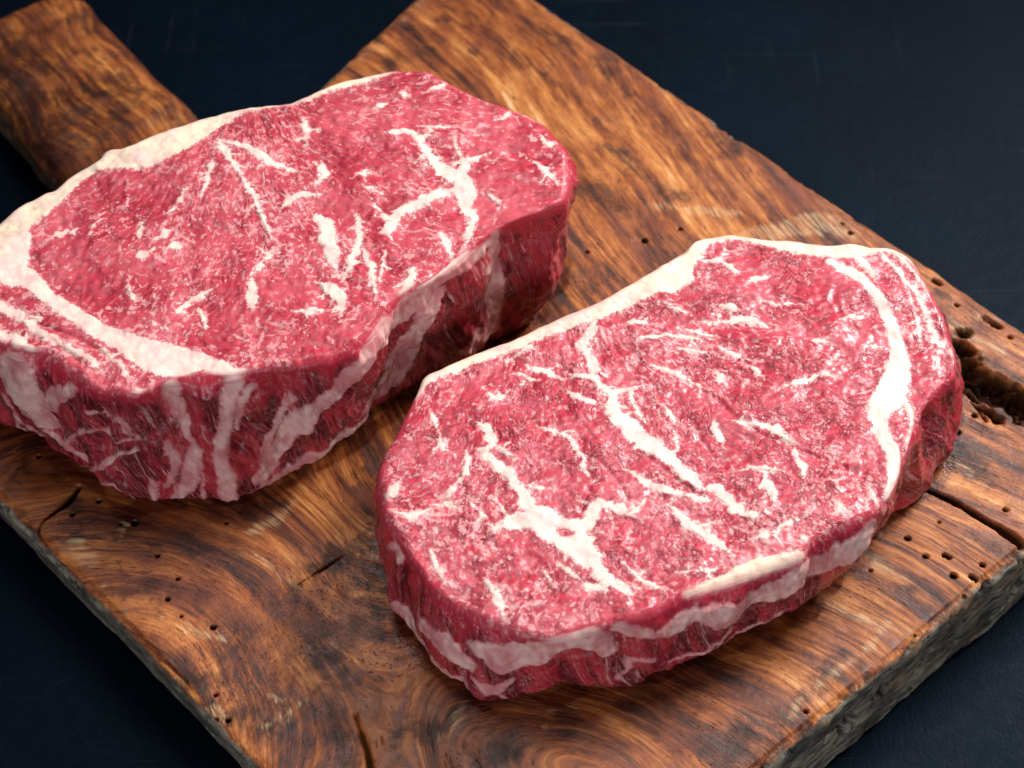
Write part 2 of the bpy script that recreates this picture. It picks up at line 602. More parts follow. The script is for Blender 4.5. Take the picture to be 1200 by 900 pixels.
    V2 = V + N0 * (d / 1000.0)[:, None]
    V2[:, 2] = np.maximum(V2[:, 2], T + 0.0005)
    NN = vnormals(V2, F)
    # ---- grain coordinates
    fc = back([fan_px], zt)[0] * 1000
    dx, dy = Vm[:, 0] - fc[0], Vm[:, 1] - fc[1]
    rr = np.hypot(dx, dy)
    warp = fbm(Vm, 34, 2, seed + 50) * 9
    fibt = np.stack([np.arctan2(dy, dx) * 75 + warp, rr + warp * 0.5, np.full(len(V), seed * 7.0)], 1)
    arc = np.tile(np.concatenate([[0], np.cumsum(np.hypot(np.diff(rt * ct), np.diff(rt * st)))]) * 1000, nrow)
    fibw = np.stack([arc + (Vm[:, 2]) * 0.25 + fbm(Vm, 30, 2, seed + 60) * 5, Vm[:, 2] + fbm(Vm, 20, 2, seed + 61) * 5, np.full(len(V), 40.0 + seed)], 1)
    fib = np.where((nr > 0.5)[:, None], fibw, fibt)
    dens = np.clip(0.5 + fbm(Vm, 30, 2, seed + 70) * 1.6, 0, 1)
    base = np.array([cen[0], cen[1], T])
    root = empty('ribeye_steak', base)
    tag(root, label[0], 'steak', 'raw ribeye steaks on the board')
    fl = lab[F[:, 0]]
    for L in range(3, len(names)):
        if (fl == L).sum() < 40:
            fl[fl == L] = 0
            continue
        fi = np.where(fl == L)[0]
        vid, inv = np.unique(F[fi], return_inverse=True)
        inv = inv.reshape(len(fi), 4)
        comp = np.arange(len(vid))
        while True:                                        # connected pieces of this part
            lo = comp[inv].min(1)
            new = comp.copy()
            for k in range(4):
                np.minimum.at(new, inv[:, k], lo)
            new = new[new]
            if (new == comp).all():
                break
            comp = new
        fcomp = comp[inv[:, 0]]
        u_, cnt = np.unique(fcomp, return_counts=True)
        for c_ in u_[np.argsort(-cnt)][1:]:
            m_ = fi[fcomp == c_]
            if len(m_) > 120:
                names.append(names[L])
                fl[m_] = len(names) - 1
            else:
                fl[m_] = 2 if 'side' in names[L] else 0
    loc = V2 - base
    remap = np.full(len(V), -1)
    for L, nm in enumerate(names):
        f = F[fl == L]
        if len(f) == 0:
            continue
        ids = np.unique(f)
        remap[ids] = np.arange(len(ids))
        o = mesh_from(nm, loc[ids], remap[f], mat,
                      dict(lip=np.exp(-np.maximum(0, zt * 1000 - 2 - Vm[ids, 2]) / 5.0), fleck=np.clip(fleck[ids] + 6 * sstep(0.4, 0.9, nr[ids]), -3, 5), sd=sd[ids], side=side[ids], rim=rim[ids], dens=dens[ids]),
                      dict(fib=fib[ids]), NN[ids], root)
    return root


meatA = meat_material('raw_beef_fine', (0.22, 0.008, 0.020), (0.46, 0.032, 0.060), (0.55, 0.090, 0.120), 0.3, 0.0)
meatB = meat_material('raw_beef_moist', (0.21, 0.007, 0.019), (0.47, 0.030, 0.058), (0.54, 0.090, 0.125), 1.0, 0.06)

A_TOP = [(0, 258), (20, 241), (50, 224), (62, 220), (80, 203), (110, 187), (123, 174), (140, 173), (167, 162), (200, 149), (233, 137), (262, 129), (290, 123), (333, 119), (353, 113), (400, 94), (430, 88), (457, 82), (480, 81), (503, 83), (537, 100), (563, 113), (590, 122), (633, 140), (650, 157), (667, 183), (669, 210), (664, 233), (640, 246), (613, 255), (583, 269), (560, 286), (537, 304), (507, 328), (475, 345), (455, 362), (435, 385), (417, 404), (395, 417), (367, 429), (333, 434), (300, 436), (267, 442), (235, 443), (200, 446), (172, 460), (150, 463), (110, 456), (75, 432), (50, 415), (15, 411), (-20, 392), (-48, 350), (-40, 300)]
A_BOT = [(-70, 478), (-30, 492), (0, 504), (40, 513), (67, 527), (82, 550), (107, 564), (140, 597), (180, 591), (227, 594), (277, 588), (317, 574), (353, 560), (387, 543), (410, 519), (447, 491), (487, 464), (530, 436), (570, 413), (613, 391), (634, 370), (650, 330), (640, 270), (560, 225), (450, 205), (330, 240), (200, 270), (80, 320), (-20, 375), (-80, 430)]
V, H, S, R_, SE, SL, CR = 'vein', 'hole', 'side', 'rim', 'seam', 'slean', 'crease'
A_STR = [
 (R_, [(-45, 320, 50), (-5, 262, 76), (28, 240, 62), (55, 226, 44), (80, 205, 32), (110, 188, 34), (140, 176, 62), (170, 164, 90), (200, 152, 80), (233, 138, 54), (265, 130, 34), (290, 124, 22), (333, 119, 16), (353, 113, 16), (400, 95, 24), (430, 88, 22), (457, 82, 14), (475, 81, 5)]),
 (SE, [(5, 285, 60), (12, 318, 40), (35, 328, 24), (53, 345, 19), (80, 364, 20), (113, 387, 22), (143, 401, 24), (167, 414, 34), (187, 421, 42), (213, 425, 36), (233, 424, 24), (253, 430, 18), (273, 436, 14), (297, 436, 6)]),
 (V, [(-10, 355, 11), (20, 368, 11), (43, 388, 9), (77, 408, 8), (100, 418, 8), (115, 432, 9)]),
 (V, [(-20, 390, 9), (10, 396, 13), (35, 408, 7), (52, 416, 5)]),
 (V, [(120, 410, 4), (138, 425, 7), (150, 440, 6)]),
 (V, [(150, 462, 8), (168, 459, 10)]),
 (V, [(453, 158, 6), (483, 155, 8), (497, 173, 9), (510, 190, 12), (527, 203, 18), (537, 210, 24)]),
 (V, [(563, 183, 5), (547, 190, 9), (540, 205, 14)]),
 (V, [(533, 163, 3), (537, 180, 4), (545, 190, 4)]),
 (V, [(540, 208, 24), (543, 217, 22), (547, 237, 15), (547, 253, 8)]),
 (V, [(530, 222, 14), (507, 230, 14), (483, 240, 12), (467, 250, 10), (460, 263, 12), (450, 271, 8)]),
 (V, [(440, 240, 5), (453, 253, 6), (460, 260, 6)]), (V, [(497, 175, 4), (498, 193, 4)]),
 (H, [(519, 219, 7), (528, 217, 7)]),
 (V, [(557, 247, 8), (553, 263, 10), (547, 280, 6)]), (V, [(520, 277, 8), (527, 297, 7)]),
 (V, [(370, 250, 10), (383, 263, 16), (387, 290, 16), (393, 313, 7)]),
 (V, [(375, 193, 8), (380, 203, 8), (373, 212, 5)]), (V, [(357, 143, 9), (360, 168, 8)]), (V, [(350, 227, 9), (364, 227, 8)]),
 (V, [(418, 253, 6), (420, 280, 9), (413, 300, 8), (405, 318, 6)]),
 (V, [(423, 287, 5), (432, 305, 8), (437, 323, 8), (440, 347, 5)]), (V, [(450, 297, 3), (443, 333, 3)]),
 (V, [(377, 330, 8), (390, 340, 14), (400, 353, 14), (399, 368, 6)]), (V, [(353, 365, 9), (370, 367, 9)]),
 (V, [(484, 315, 9), (478, 335, 10), (468, 349, 9)]), (V, [(547, 270, 8), (553, 262, 6)]),
 (V, [(257, 165, 9), (265, 183, 8), (277, 200, 6), (297, 230, 6), (307, 253, 6), (315, 272, 4)]),
 (V, [(258, 166, 6), (290, 175, 9), (313, 188, 9), (330, 196, 8), (348, 200, 9)]), (V, [(250, 188, 6), (243, 213, 8), (238, 224, 5)]),
 (V, [(377, 190, 7), (374, 210, 6)]), (V, [(333, 240, 8), (347, 230, 8), (367, 227, 7)]), (V, [(220, 223, 4), (203, 243, 4)]),
 (V, [(295, 330, 9), (296, 357, 9)]), (V, [(240, 343, 7), (220, 353, 7), (207, 367, 5)]), (V, [(165, 297, 12), (170, 296, 12)]),
 (V, [(203, 288, 13), (210, 286, 12)]), (V, [(187, 277, 7), (200, 267, 7)]), (V, [(163, 273, 8), (166, 262, 6)]), (V, [(108, 268, 6), (112, 262, 6)]),
 (V, [(66, 276, 8), (71, 275, 8)]), (V, [(84, 271, 6), (86, 273, 6)]), (V, [(363, 363, 9), (370, 362, 8)]), (V, [(300, 318, 8), (303, 312, 7)]), (V, [(313, 300, 8), (318, 292, 6)]),
 (V, [(630, 193, 5), (640, 202, 7), (649, 212, 6)]), (V, [(638, 168, 6), (645, 172, 6)]), (V, [(597, 131, 5), (592, 138, 5), (583, 141, 4)]), (V, [(612, 133, 6), (630, 141, 8)]), (V, [(556, 112, 6), (572, 117, 7)]),
 (V, [(497, 148, 4), (523, 150, 4)]), (V, [(425, 205, 6), (429, 204, 6)]), (V, [(430, 220, 6), (440, 224, 5)]), (V, [(575, 228, 6), (588, 238, 7)]),
 (V, [(150, 330, 5), (156, 350, 5)]), (V, [(440, 125, 6), (452, 120, 6)]), (V, [(473, 110, 7), (476, 111, 7)]), (V, [(500, 108, 5), (520, 100, 6)]), (V, [(180, 380, 6), (186, 384, 5)]), (V, [(235, 365, 5), (240, 380, 5)]),
 (CR, [(40, 378, 2), (90, 398, 3), (125, 418, 2)]), (CR, [(60, 400, 3), (100, 430, 3)]),
 # walls
 (S, [(590, 274, 8), (560, 297, 18), (530, 318, 26), (500, 345, 34), (470, 370, 40), (440, 398, 36), (415, 430, 26), (390, 460, 24), (360, 490, 28), (330, 525, 28), (308, 555, 24)]),
 (S, [(487, 400, 28), (475, 430, 36), (455, 462, 36), (430, 488, 34), (400, 513, 32), (370, 538, 28), (330, 560, 22), (290, 577, 14)]),
 (SL, [(455, 402, 10), (440, 420, 14), (425, 440, 14), (403, 470, 9)]), (SL, [(372, 517, 14), (398, 503, 22), (424, 491, 12)]),
 (S, [(655, 262, 8), (640, 272, 12), (620, 282, 14), (600, 292, 16), (575, 312, 14)]), (S, [(645, 300, 12), (620, 320, 16), (600, 350, 12)]),
 (S, [(520, 345, 16), (502, 370, 24), (490, 398, 26), (485, 420, 18)]),
 (S, [(645, 316, 18), (636, 350, 26), (612, 374, 30), (582, 387, 26), (556, 388, 22), (540, 400, 12)]), (S, [(613, 280, 4), (607, 317, 5), (600, 345, 5)]), (S, [(590, 300, 4), (585, 330, 5), (570, 350, 4)]),
 (S, [(273, 445, 20), (267, 480, 15), (260, 520, 15), (263, 553, 18), (268, 582, 22)]), (S, [(292, 453, 10), (282, 470, 10), (276, 500, 5)]),
 (S, [(341, 475, 10), (325, 503, 12), (305, 535, 9)]), (S, [(195, 450, 18), (207, 472, 14), (217, 497, 10), (230, 523, 6)]), (S, [(228, 523, 14), (224, 560, 20), (207, 583, 14)]), (S, [(237, 545, 4), (239, 588, 5)]), (S, [(181, 558, 7), (181, 582, 8)]), (S, [(195, 520, 8), (205, 545, 9), (195, 570, 6)]),
 (S, [(60, 503, 10), (87, 528, 13), (113, 560, 8), (138, 583, 7)]), (S, [(22, 428, 40), (32, 455, 46), (48, 478, 38), (62, 487, 24)]), (S, [(64, 468, 18), (74, 458, 20), (88, 454, 12)]), (S, [(-10, 466, 10), (25, 488, 9), (57, 505, 7)]), (S, [(108, 486, 4), (128, 496, 6), (150, 510, 12)]), (S, [(75, 520, 4), (100, 505, 4), (130, 525, 5), (160, 520, 4)]), (S, [(95, 550, 4), (130, 545, 5), (160, 530, 4)]), (S, [(0, 492, 8), (30, 505, 6)]),
 ('screase', [(110, 487, 3), (150, 515, 4), (180, 530, 3)]), ('screase', [(168, 470, 6), (172, 478, 6)]), ('screase', [(60, 495, 3), (100, 540, 3), (130, 580, 3)]),
]
A_CAP = [(-80, 340), (20, 352), (60, 372), (110, 402), (150, 425), (185, 445), (180, 475), (60, 440), (-60, 420)]
build_steak(('thicker marbled raw steak near the board handle, cream fat edge, dark red streaked side',), 0.068,
            A_TOP, A_BOT, (315, 270), A_STR, A_CAP, (285, 90), meatA, 3, 0.001, nfleck=330, wall_amp=1.35)

B_TOP = [(488, 456), (497, 438), (515, 429), (533, 421), (567, 408), (600, 395), (633, 380), (667, 367), (700, 352), (735, 332), (770, 313), (804, 293), (819, 279), (840, 275), (862, 273), (900, 279), (933, 281), (973, 284), (1003, 283), (1023, 287), (1050, 290), (1073, 307), (1087, 330), (1103, 357), (1111, 383), (1123, 417), (1121, 439), (1104, 453), (1088, 471), (1076, 498), (1067, 528), (1056, 562), (1040, 591), (1017, 608), (973, 625), (950, 640), (940, 657), (907, 668), (860, 681), (810, 698), (773, 714), (740, 727), (697, 735), (660, 745), (633, 749), (600, 741), (550, 717), (513, 697), (490, 670), (472, 645), (456, 620), (447, 590), (445, 555), (453, 528), (470, 492)]
B_BOT = [(452, 640), (466, 695), (480, 730), (507, 775), (548, 812), (573, 820), (640, 816), (712, 808), (740, 802), (778, 788), (827, 770), (851, 756), (895, 734), (925, 718), (957, 701), (982, 680), (1030, 623), (1045, 605), (1073, 588), (1093, 570), (1106, 535), (1114, 490), (1105, 410), (1060, 385), (980, 375), (870, 385), (760, 420), (650, 465), (545, 520), (470, 590)]
B_STR = [
 (R_, [(484, 462, 12), (496, 441, 20), (515, 430, 26), (533, 422, 28), (567, 409, 28), (600, 396, 30), (633, 381, 34), (667, 368, 40), (700, 353, 48), (735, 334, 58), (770, 316, 58), (800, 297, 44), (819, 281, 28), (862, 274, 20), (900, 280, 26), (933, 283, 34), (973, 286, 42), (1003, 287, 36), (1028, 289, 18), (1055, 295, 14), (1075, 310, 9), (1090, 335, 5)]),
 (V, [(760, 338, 20), (790, 330, 26), (808, 318, 14)]),
 (SE, [(973, 308, 12), (1000, 321, 14), (1017, 337, 13), (1030, 357, 13), (1040, 373, 14), (1048, 397, 16), (1053, 417, 22), (1050, 443, 32), (1042, 464, 34), (1030, 482, 26), (1032, 503, 17), (1040, 523, 17), (1047, 540, 15), (1046, 562, 12), (1038, 585, 7)]),
 (V, [(1004, 300, 9), (1016, 314, 9), (1024, 330, 6)]),
 (V, [(1062, 470, 7), (1068, 495, 5), (1062, 530, 5)]),
 (H, [(1046, 488, 6), (1056, 505, 9), (1056, 520, 6)]),
 (V, [(1035, 297, 6), (1053, 322, 6), (1070, 340, 5), (1080, 357, 5), (1090, 380, 6), (1097, 400, 7), (1114, 413, 6)]),
 (V, [(1052, 300, 5), (1068, 318, 4), (1082, 335, 3)]), (V, [(1066, 350, 2), (1074, 378, 3), (1080, 405, 2)]), (V, [(1101, 407, 5), (1098, 425, 4)]),
 (V, [(697, 378, 8), (688, 397, 10), (680, 403, 12), (692, 417, 11), (696, 428, 11), (697, 441, 12), (685, 440, 7), (668, 437, 5)]),
 (V, [(697, 441, 10), (704, 453, 7), (717, 463, 9), (717, 480, 9)]),
 (V, [(713, 460, 12), (728, 457, 8), (748, 454, 4)]),
 (V, [(716, 470, 12), (720, 487, 15), (740, 503, 18), (757, 520, 18), (777, 533, 18), (800, 553, 14), (820, 571, 9)]),
 (V, [(738, 462, 4), (745, 480, 5), (752, 492, 6)]),
 (V, [(737, 553, 4), (757, 567, 8), (783, 577, 9), (807, 583, 9), (828, 587, 10)]),
 (V, [(830, 574, 6), (838, 570, 10), (850, 583, 13), (873, 601, 11), (888, 604, 5)]),
 (V, [(555, 495, 6), (567, 500, 8), (573, 507, 10), (576, 523, 10), (568, 533, 9), (587, 550, 13), (607, 573, 13), (620, 593, 18), (637, 609, 26), (653, 623, 30), (673, 637, 27), (690, 652, 22), (700, 668, 16), (712, 680, 13), (725, 688, 14), (738, 694, 7)]),
 (V, [(577, 523, 6), (590, 530, 6), (603, 537, 5)]), (V, [(607, 567, 4), (627, 573, 5), (642, 573, 3)]),
 (V, [(578, 622, 5), (590, 617, 9), (603, 613, 16), (630, 609, 20)]), (V, [(583, 590, 3), (597, 607, 4)]), (V, [(680, 680, 6), (695, 687, 8), (710, 692, 8)]),
 (V, [(655, 615, 18), (680, 617, 18), (692, 607, 15), (697, 592, 12), (713, 592, 10), (727, 597, 10), (738, 604, 8), (750, 593, 5)]), (V, [(680, 585, 4), (690, 592, 6)]),
 (H, [(653, 619, 5), (663, 624, 8), (672, 625, 4)]),
 (V, [(640, 504, 4), (653, 508, 6), (673, 523, 7), (683, 540, 6), (690, 560, 3)]), (V, [(667, 460, 4), (680, 467, 8), (698, 472, 6)]), (V, [(623, 428, 6), (637, 432, 8), (650, 438, 6)]),
 (V, [(607, 437, 5), (618, 438, 6), (615, 445, 4)]), (V, [(600, 417, 4), (612, 410, 5), (625, 400, 4)]), (V, [(570, 457, 3), (580, 467, 5), (589, 463, 4)]), (V, [(515, 512, 5), (517, 523, 6), (526, 530, 6)]),
 (V, [(547, 533, 6), (547, 547, 7), (543, 560, 7)]), (V, [(450, 585, 7), (460, 577, 9), (470, 563, 5)]), (V, [(468, 603, 5), (483, 607, 9), (500, 600, 8)]), (V, [(507, 650, 5), (513, 667, 8), (521, 678, 6)]), (V, [(573, 685, 8), (583, 700, 9), (589, 716, 6)]),
 (V, [(508, 490, 7), (511, 499, 7)]), (V, [(527, 577, 7), (532, 571, 6)]), (V, [(520, 590, 8), (533, 590, 8)]), (V, [(560, 600, 4), (572, 612, 6)]), (V, [(640, 672, 6), (648, 685, 6)]), (V, [(660, 665, 4), (675, 678, 5)]),
 (V, [(830, 378, 4), (850, 377, 7), (872, 373, 12), (895, 382, 6)]), (V, [(848, 359, 8), (868, 367, 8)]), (V, [(898, 355, 5), (930, 357, 6)]), (V, [(915, 457, 4), (937, 450, 6), (953, 443, 7), (970, 438, 3)]),
 (V, [(863, 495, 5), (883, 497, 7), (903, 503, 10), (920, 513, 9), (927, 518, 5)]), (V, [(990, 375, 8), (1003, 374, 8)]), (V, [(953, 400, 6), (967, 404, 6)]), (V, [(738, 377, 6), (763, 378, 6)]), (V, [(793, 407, 5), (820, 411, 5)]),
 (V, [(825, 307, 5), (845, 307, 8), (860, 316, 6)]), (V, [(878, 331, 7), (895, 325, 7)]), (V, [(897, 562, 11), (900, 572, 11), (905, 583, 8)]), (V, [(932, 530, 8), (940, 555, 9)]), (V, [(863, 553, 3), (887, 550, 5), (913, 553, 4)]),
 (V, [(888, 631, 9), (903, 626, 8)]), (V, [(915, 618, 7), (930, 613, 7)]), (V, [(981, 590, 8), (987, 603, 8)]), (V, [(938, 630, 8), (943, 633, 7)]), (V, [(1020, 577, 6), (1026, 590, 6)]),
 (V, [(785, 594, 5), (807, 613, 10), (830, 628, 12), (852, 645, 7)]), (V, [(832, 612, 5), (812, 617, 5)]), (V, [(733, 663, 5), (753, 680, 7), (775, 689, 6)]), (V, [(800, 670, 3), (840, 666, 4)]), (V, [(843, 440, 9), (847, 448, 8)]), (V, [(838, 500, 7), (846, 518, 8)]), (V, [(1017, 406, 5), (1030, 407, 5)]),
 (V, [(755, 395, 5), (790, 393, 5), (820, 398, 4)]), (V, [(770, 430, 4), (800, 440, 4), (825, 455, 4)]), (V, [(775, 355, 6), (800, 365, 6)]), (V, [(800, 385, 5), (825, 392, 6)]), (V, [(850, 410, 5), (868, 418, 5)]), (V, [(880, 430, 5), (890, 440, 7)]), (V, [(780, 480, 6), (790, 495, 5)]), (V, [(790, 505, 7), (795, 515, 7)]),
 (R_, [(945, 650, 6), (925, 655, 14), (897, 662, 18), (870, 671, 18), (840, 683, 14), (805, 697, 8)]),
 (CR, [(758, 535, 2), (780, 553, 5), (800, 568, 6), (822, 580, 3)]), (CR, [(823, 457, 3), (843, 470, 4), (863, 490, 3)]), (CR, [(813, 495, 3), (820, 510, 4), (832, 528, 3)]), (CR, [(863, 490, 3), (890, 508, 2), (920, 520, 4), (955, 535, 2), (990, 548, 2)]), (CR, [(981, 335, 4), (977, 350, 4), (984, 368, 3)]),
 (CR, [(450, 593, 3), (475, 592, 3), (505, 580, 2)]), (CR, [(690, 572, 2), (680, 598, 3)]), (CR, [(700, 540, 2), (720, 560, 3), (735, 585, 2)]), (CR, [(935, 330, 2), (930, 345, 2)]), (CR, [(675, 682, 2), (695, 683, 3)]),
 # walls
 (S, [(470, 702, 14), (481, 716, 24), (495, 745, 24), (515, 775, 22), (545, 806, 12)]), (S, [(508, 733, 22), (528, 752, 32), (548, 772, 22)]),
 (S, [(560, 752, 8), (585, 765, 38), (612, 772, 48), (640, 764, 30), (665, 752, 22), (690, 750, 34), (708, 760, 22)]), (S, [(765, 738, 8), (790, 726, 22), (815, 712, 14), (845, 712, 38), (880, 700, 30), (915, 688, 44), (950, 664, 34), (975, 650, 44), (1000, 634, 30), (1018, 614, 16)]),
 (S, [(825, 766, 4), (870, 742, 6), (915, 716, 6)]), (S, [(466, 632, 7), (471, 656, 8)]), (S, [(725, 790, 4), (740, 770, 6), (760, 765, 4)]), (S, [(780, 770, 4), (820, 755, 6), (850, 735, 8)]), (S, [(560, 790, 6), (575, 800, 14), (600, 795, 8)]), (S, [(720, 735, 12), (745, 740, 14), (765, 738, 8)]),
 (S, [(1070, 520, 8), (1063, 555, 9), (1052, 590, 8)]), (S, [(1100, 465, 3), (1086, 520, 5), (1076, 565, 4)]), (S, [(1118, 455, 4), (1114, 490, 6), (1103, 540, 5)]), (S, [(1085, 470, 3), (1078, 510, 4)]), (S, [(1095, 540, 4), (1080, 575, 4)]),
 ('screase', [(560, 770, 5), (553, 785, 6), (560, 800, 4)]), ('screase', [(700, 765, 4), (640, 790, 5), (590, 805, 4)]), ('screase', [(815, 735, 5), (830, 745, 6), (835, 760, 5)]), ('screase', [(940, 660, 4), (925, 690, 5)]),
]
B_CAP = [(1020, 280), (1040, 330), (1055, 390), (1068, 430), (1075, 470), (1140, 450), (1140, 380), (1100, 300), (1050, 270)]
build_steak(('thinner raw steak with branching white fat veins, beside the knot hole of the board',), 0.043,
            B_TOP, B_BOT, (775, 520), B_STR, B_CAP, (640, 290), meatB, 11, 0.001, nfleck=300)

# ------------------------------------------------------------------ the cutting board


def wood_material(name):
    N = NT(name)
    P = N.objmm()
    g = N.attr('grain', True)
    stain_dark, pale, edge = N.attr('stain_dark'), N.attr('pale'), N.attr('edge')
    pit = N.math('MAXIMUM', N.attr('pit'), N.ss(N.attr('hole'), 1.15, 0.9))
    M = N.math
    gv = lambda a, b: N.vec('MULTIPLY', g, (a, b, 1.0))
    band = N.noise(gv(0.085, 0.006), 1.0, 4, 0.6, 0.4)
    ring = N.noise(gv(0.32, 0.012), 1.0, 3, 0.6, 0.3)
    fibre = N.noise(gv(1.5, 0.045), 1.0, 3, 0.62)
    coarse = N.noise(gv(0.24, 0.07), 1.0, 7, 0.76)
    blot = N.noise(P, 0.022, 4, 0.6)
    v = M('ADD', M('MULTIPLY', band, 0.55), M('ADD', M('MULTIPLY', ring, 0.24), M('ADD', M('MULTIPLY', fibre, 0.17), M('MULTIPLY', coarse, 0.42))))
    v = M('ADD', 0.5, M('MULTIPLY', M('SUBTRACT', v, 0.678), 1.62))
    v = M('ADD', v, M('MULTIPLY', M('SUBTRACT', blot, 0.5), 0.28))
    x = N.n('ShaderNodeValToRGB')
    r = x.color_ramp
    for p, c in ((0.30, (0.022, 0.009, 0.008)), (0.43, (0.100, 0.025, 0.010)), (0.54, (0.25, 0.068, 0.017)), (0.65, (0.43, 0.150, 0.036)), (0.76, (0.58, 0.27, 0.085))):
        e = r.elements[0] if p == 0.30 else (r.elements[1] if p == 0.74 else r.elements.new(p))
        e.position = p
        e.color = (*c, 1)
    N.put(x.inputs[0], v)
    c = x.outputs[0]
    # pores: short dark dashes along the grain
    po = N.noise(gv(1.25, 0.20), 1.0, 2, 0.6)
    pm = N.ss(N.noise(gv(0.10, 0.02), 1.0, 3, 0.6), 0.42, 0.62)
    pores = M('MULTIPLY', N.ss(po, 0.60, 0.68), pm)
    c = N.mix(M('MULTIPLY', pores, 0.8), c, (0.028, 0.014, 0.012))
    # purple-black old stains, traced and blotchy; also the handle's dark tone
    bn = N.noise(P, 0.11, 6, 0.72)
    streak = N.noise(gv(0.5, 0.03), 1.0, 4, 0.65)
    st = M('ADD', M('MULTIPLY', stain_dark, 0.85), M('MULTIPLY', M('SUBTRACT', bn, 0.5), 2.6))
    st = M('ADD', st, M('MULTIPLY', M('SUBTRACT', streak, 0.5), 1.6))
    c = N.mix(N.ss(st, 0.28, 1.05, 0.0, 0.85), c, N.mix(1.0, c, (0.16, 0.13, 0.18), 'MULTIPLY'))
    # red-brown wash
    c = N.mix(N.ss(N.noise(P, 0.035, 3, 0.6), 0.50, 0.70, 0.0, 0.45), c, (0.20, 0.050, 0.022))
    # scuffs
    pl = M('ADD', M('MULTIPLY', pale, 0.8), M('MULTIPLY', M('SUBTRACT', N.noise(gv(0.9, 0.08), 1.0, 5, 0.7), 0.5), 2.4))
    c = N.mix(N.ss(pl, 0.30, 1.05, 0.0, 0.62), c, (0.62, 0.42, 0.22))
    # damp, juice-stained wood round the meat
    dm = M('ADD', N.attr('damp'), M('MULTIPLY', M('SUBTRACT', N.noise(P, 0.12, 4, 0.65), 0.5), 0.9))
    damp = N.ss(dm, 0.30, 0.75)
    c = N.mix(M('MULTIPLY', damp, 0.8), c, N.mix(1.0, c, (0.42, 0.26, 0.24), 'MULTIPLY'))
    # knife marks
    for ang, sc in ((0.5, 0.045), (2.2, 0.06)):
        ca, sa = math.cos(ang), math.sin(ang)
        d1 = N.n('ShaderNodeVectorMath', operation='DOT_PRODUCT'); N.put(d1.inputs[0], P); d1.inputs[1].default_value = (ca, sa, 0)
        d2 = N.n('ShaderNodeVectorMath', operation='DOT_PRODUCT'); N.put(d2.inputs[0], P); d2.inputs[1].default_value = (-sa, ca, 0)
        cv = N.n('ShaderNodeCombineXYZ'); N.put(cv.inputs[0], M('MULTIPLY', d1.outputs['Value'], 0.03)); N.put(cv.inputs[1], M('MULTIPLY', d2.outputs['Value'], 1.3))
        k = N.noise(cv.outputs[0], 1.0, 1, 0.4)
        k = M('MULTIPLY', N.ss(k, 0.70, 0.735), N.ss(N.noise(P, 0.03, 2), 0.48, 0.6))
        c = N.mix(M('MULTIPLY', k, 0.55), c, (0.05, 0.02, 0.015))
    # weathered grey sides
    ge = N.noise(N.vec('MULTIPLY', P, (0.10, 0.10, 0.30)), 1.0, 5, 0.7, 0.3)
    gc = N.mix(N.ss(ge, 0.34, 0.66), (0.030, 0.029, 0.028), (0.26, 0.23, 0.18))
    gc = N.mix(N.ss(N.noise(P, 0.03, 4, 0.6), 0.46, 0.60, 0.0, 0.8), gc, (0.022, 0.021, 0.021))
    gc = N.mix(N.ss(N.noise(P, 0.05, 4, 0.65), 0.54, 0.70, 0.0, 0.7), gc, (0.26, 0.15, 0.075))
    gc = N.mix(N.ss(N.noise(P, 0.22, 3, 0.7), 0.60, 0.68, 0.0, 0.85), gc, (0.018, 0.014, 0.011))
    ed = M('ADD', edge, M('MULTIPLY', M('SUBTRACT', N.noise(P, 0.18, 4, 0.65), 0.5), 0.9))
    c = N.mix(N.ss(ed, 0.30, 0.70), c, gc)
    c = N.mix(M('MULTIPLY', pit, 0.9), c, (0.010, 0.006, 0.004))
    N.put(N.b.inputs['Base Color'], c)
    N.put(N.b.inputs['Roughness'], M('SUBTRACT', M('ADD', N.ss(bn, 0.3, 0.7, 0.36, 0.55), M('MULTIPLY', edge, 0.25)), M('MULTIPLY', damp, 0.20)))
    N.put(N.b.inputs['Specular IOR Level'], M('MULTIPLY', M('SUBTRACT', 1.0, pit), 0.28))
    h = M('ADD', M('MULTIPLY', fibre, 0.6), M('MULTIPLY', N.noise(P, 0.5, 4, 0.65), 0.6))
    h = M('SUBTRACT', h, M('MULTIPLY', pores, 0.8))
    h = M('ADD', h, M('MULTIPLY', M('MULTIPLY', ge, edge), 2.0))
    N.put(N.b.inputs['Normal'], N.bump(h, 0.6, 0.0006))
    return N.m


wood = wood_material('old_oiled_wood')
QUAD_PX = [(547, -61), (-79, 509), (566, 1174), (1378, 505)]
Q = back(QUAD_PX, T)[:, :2]
NU, NV = 860, 660                # along the board, across it
BER = 0.0042
board_c = np.array([Q[:, 0].mean(), Q[:, 1].mean(), 0.0])
LU = (np.linalg.norm(Q[3] - Q[0]) + np.linalg.norm(Q[2] - Q[1])) / 2
LV = (np.linalg.norm(Q[0] - Q[1]) + np.linalg.norm(Q[3] - Q[2])) / 2


def quad_point(u, v):
    """u 0..1 from the handle end, v 0..1 from the lower left long side"""
    a = Q[1] + (Q[2] - Q[1]) * u[:, None]
    b = Q[0] + (Q[3] - Q[0]) * u[:, None]
    return a + (b - a) * v[:, None]


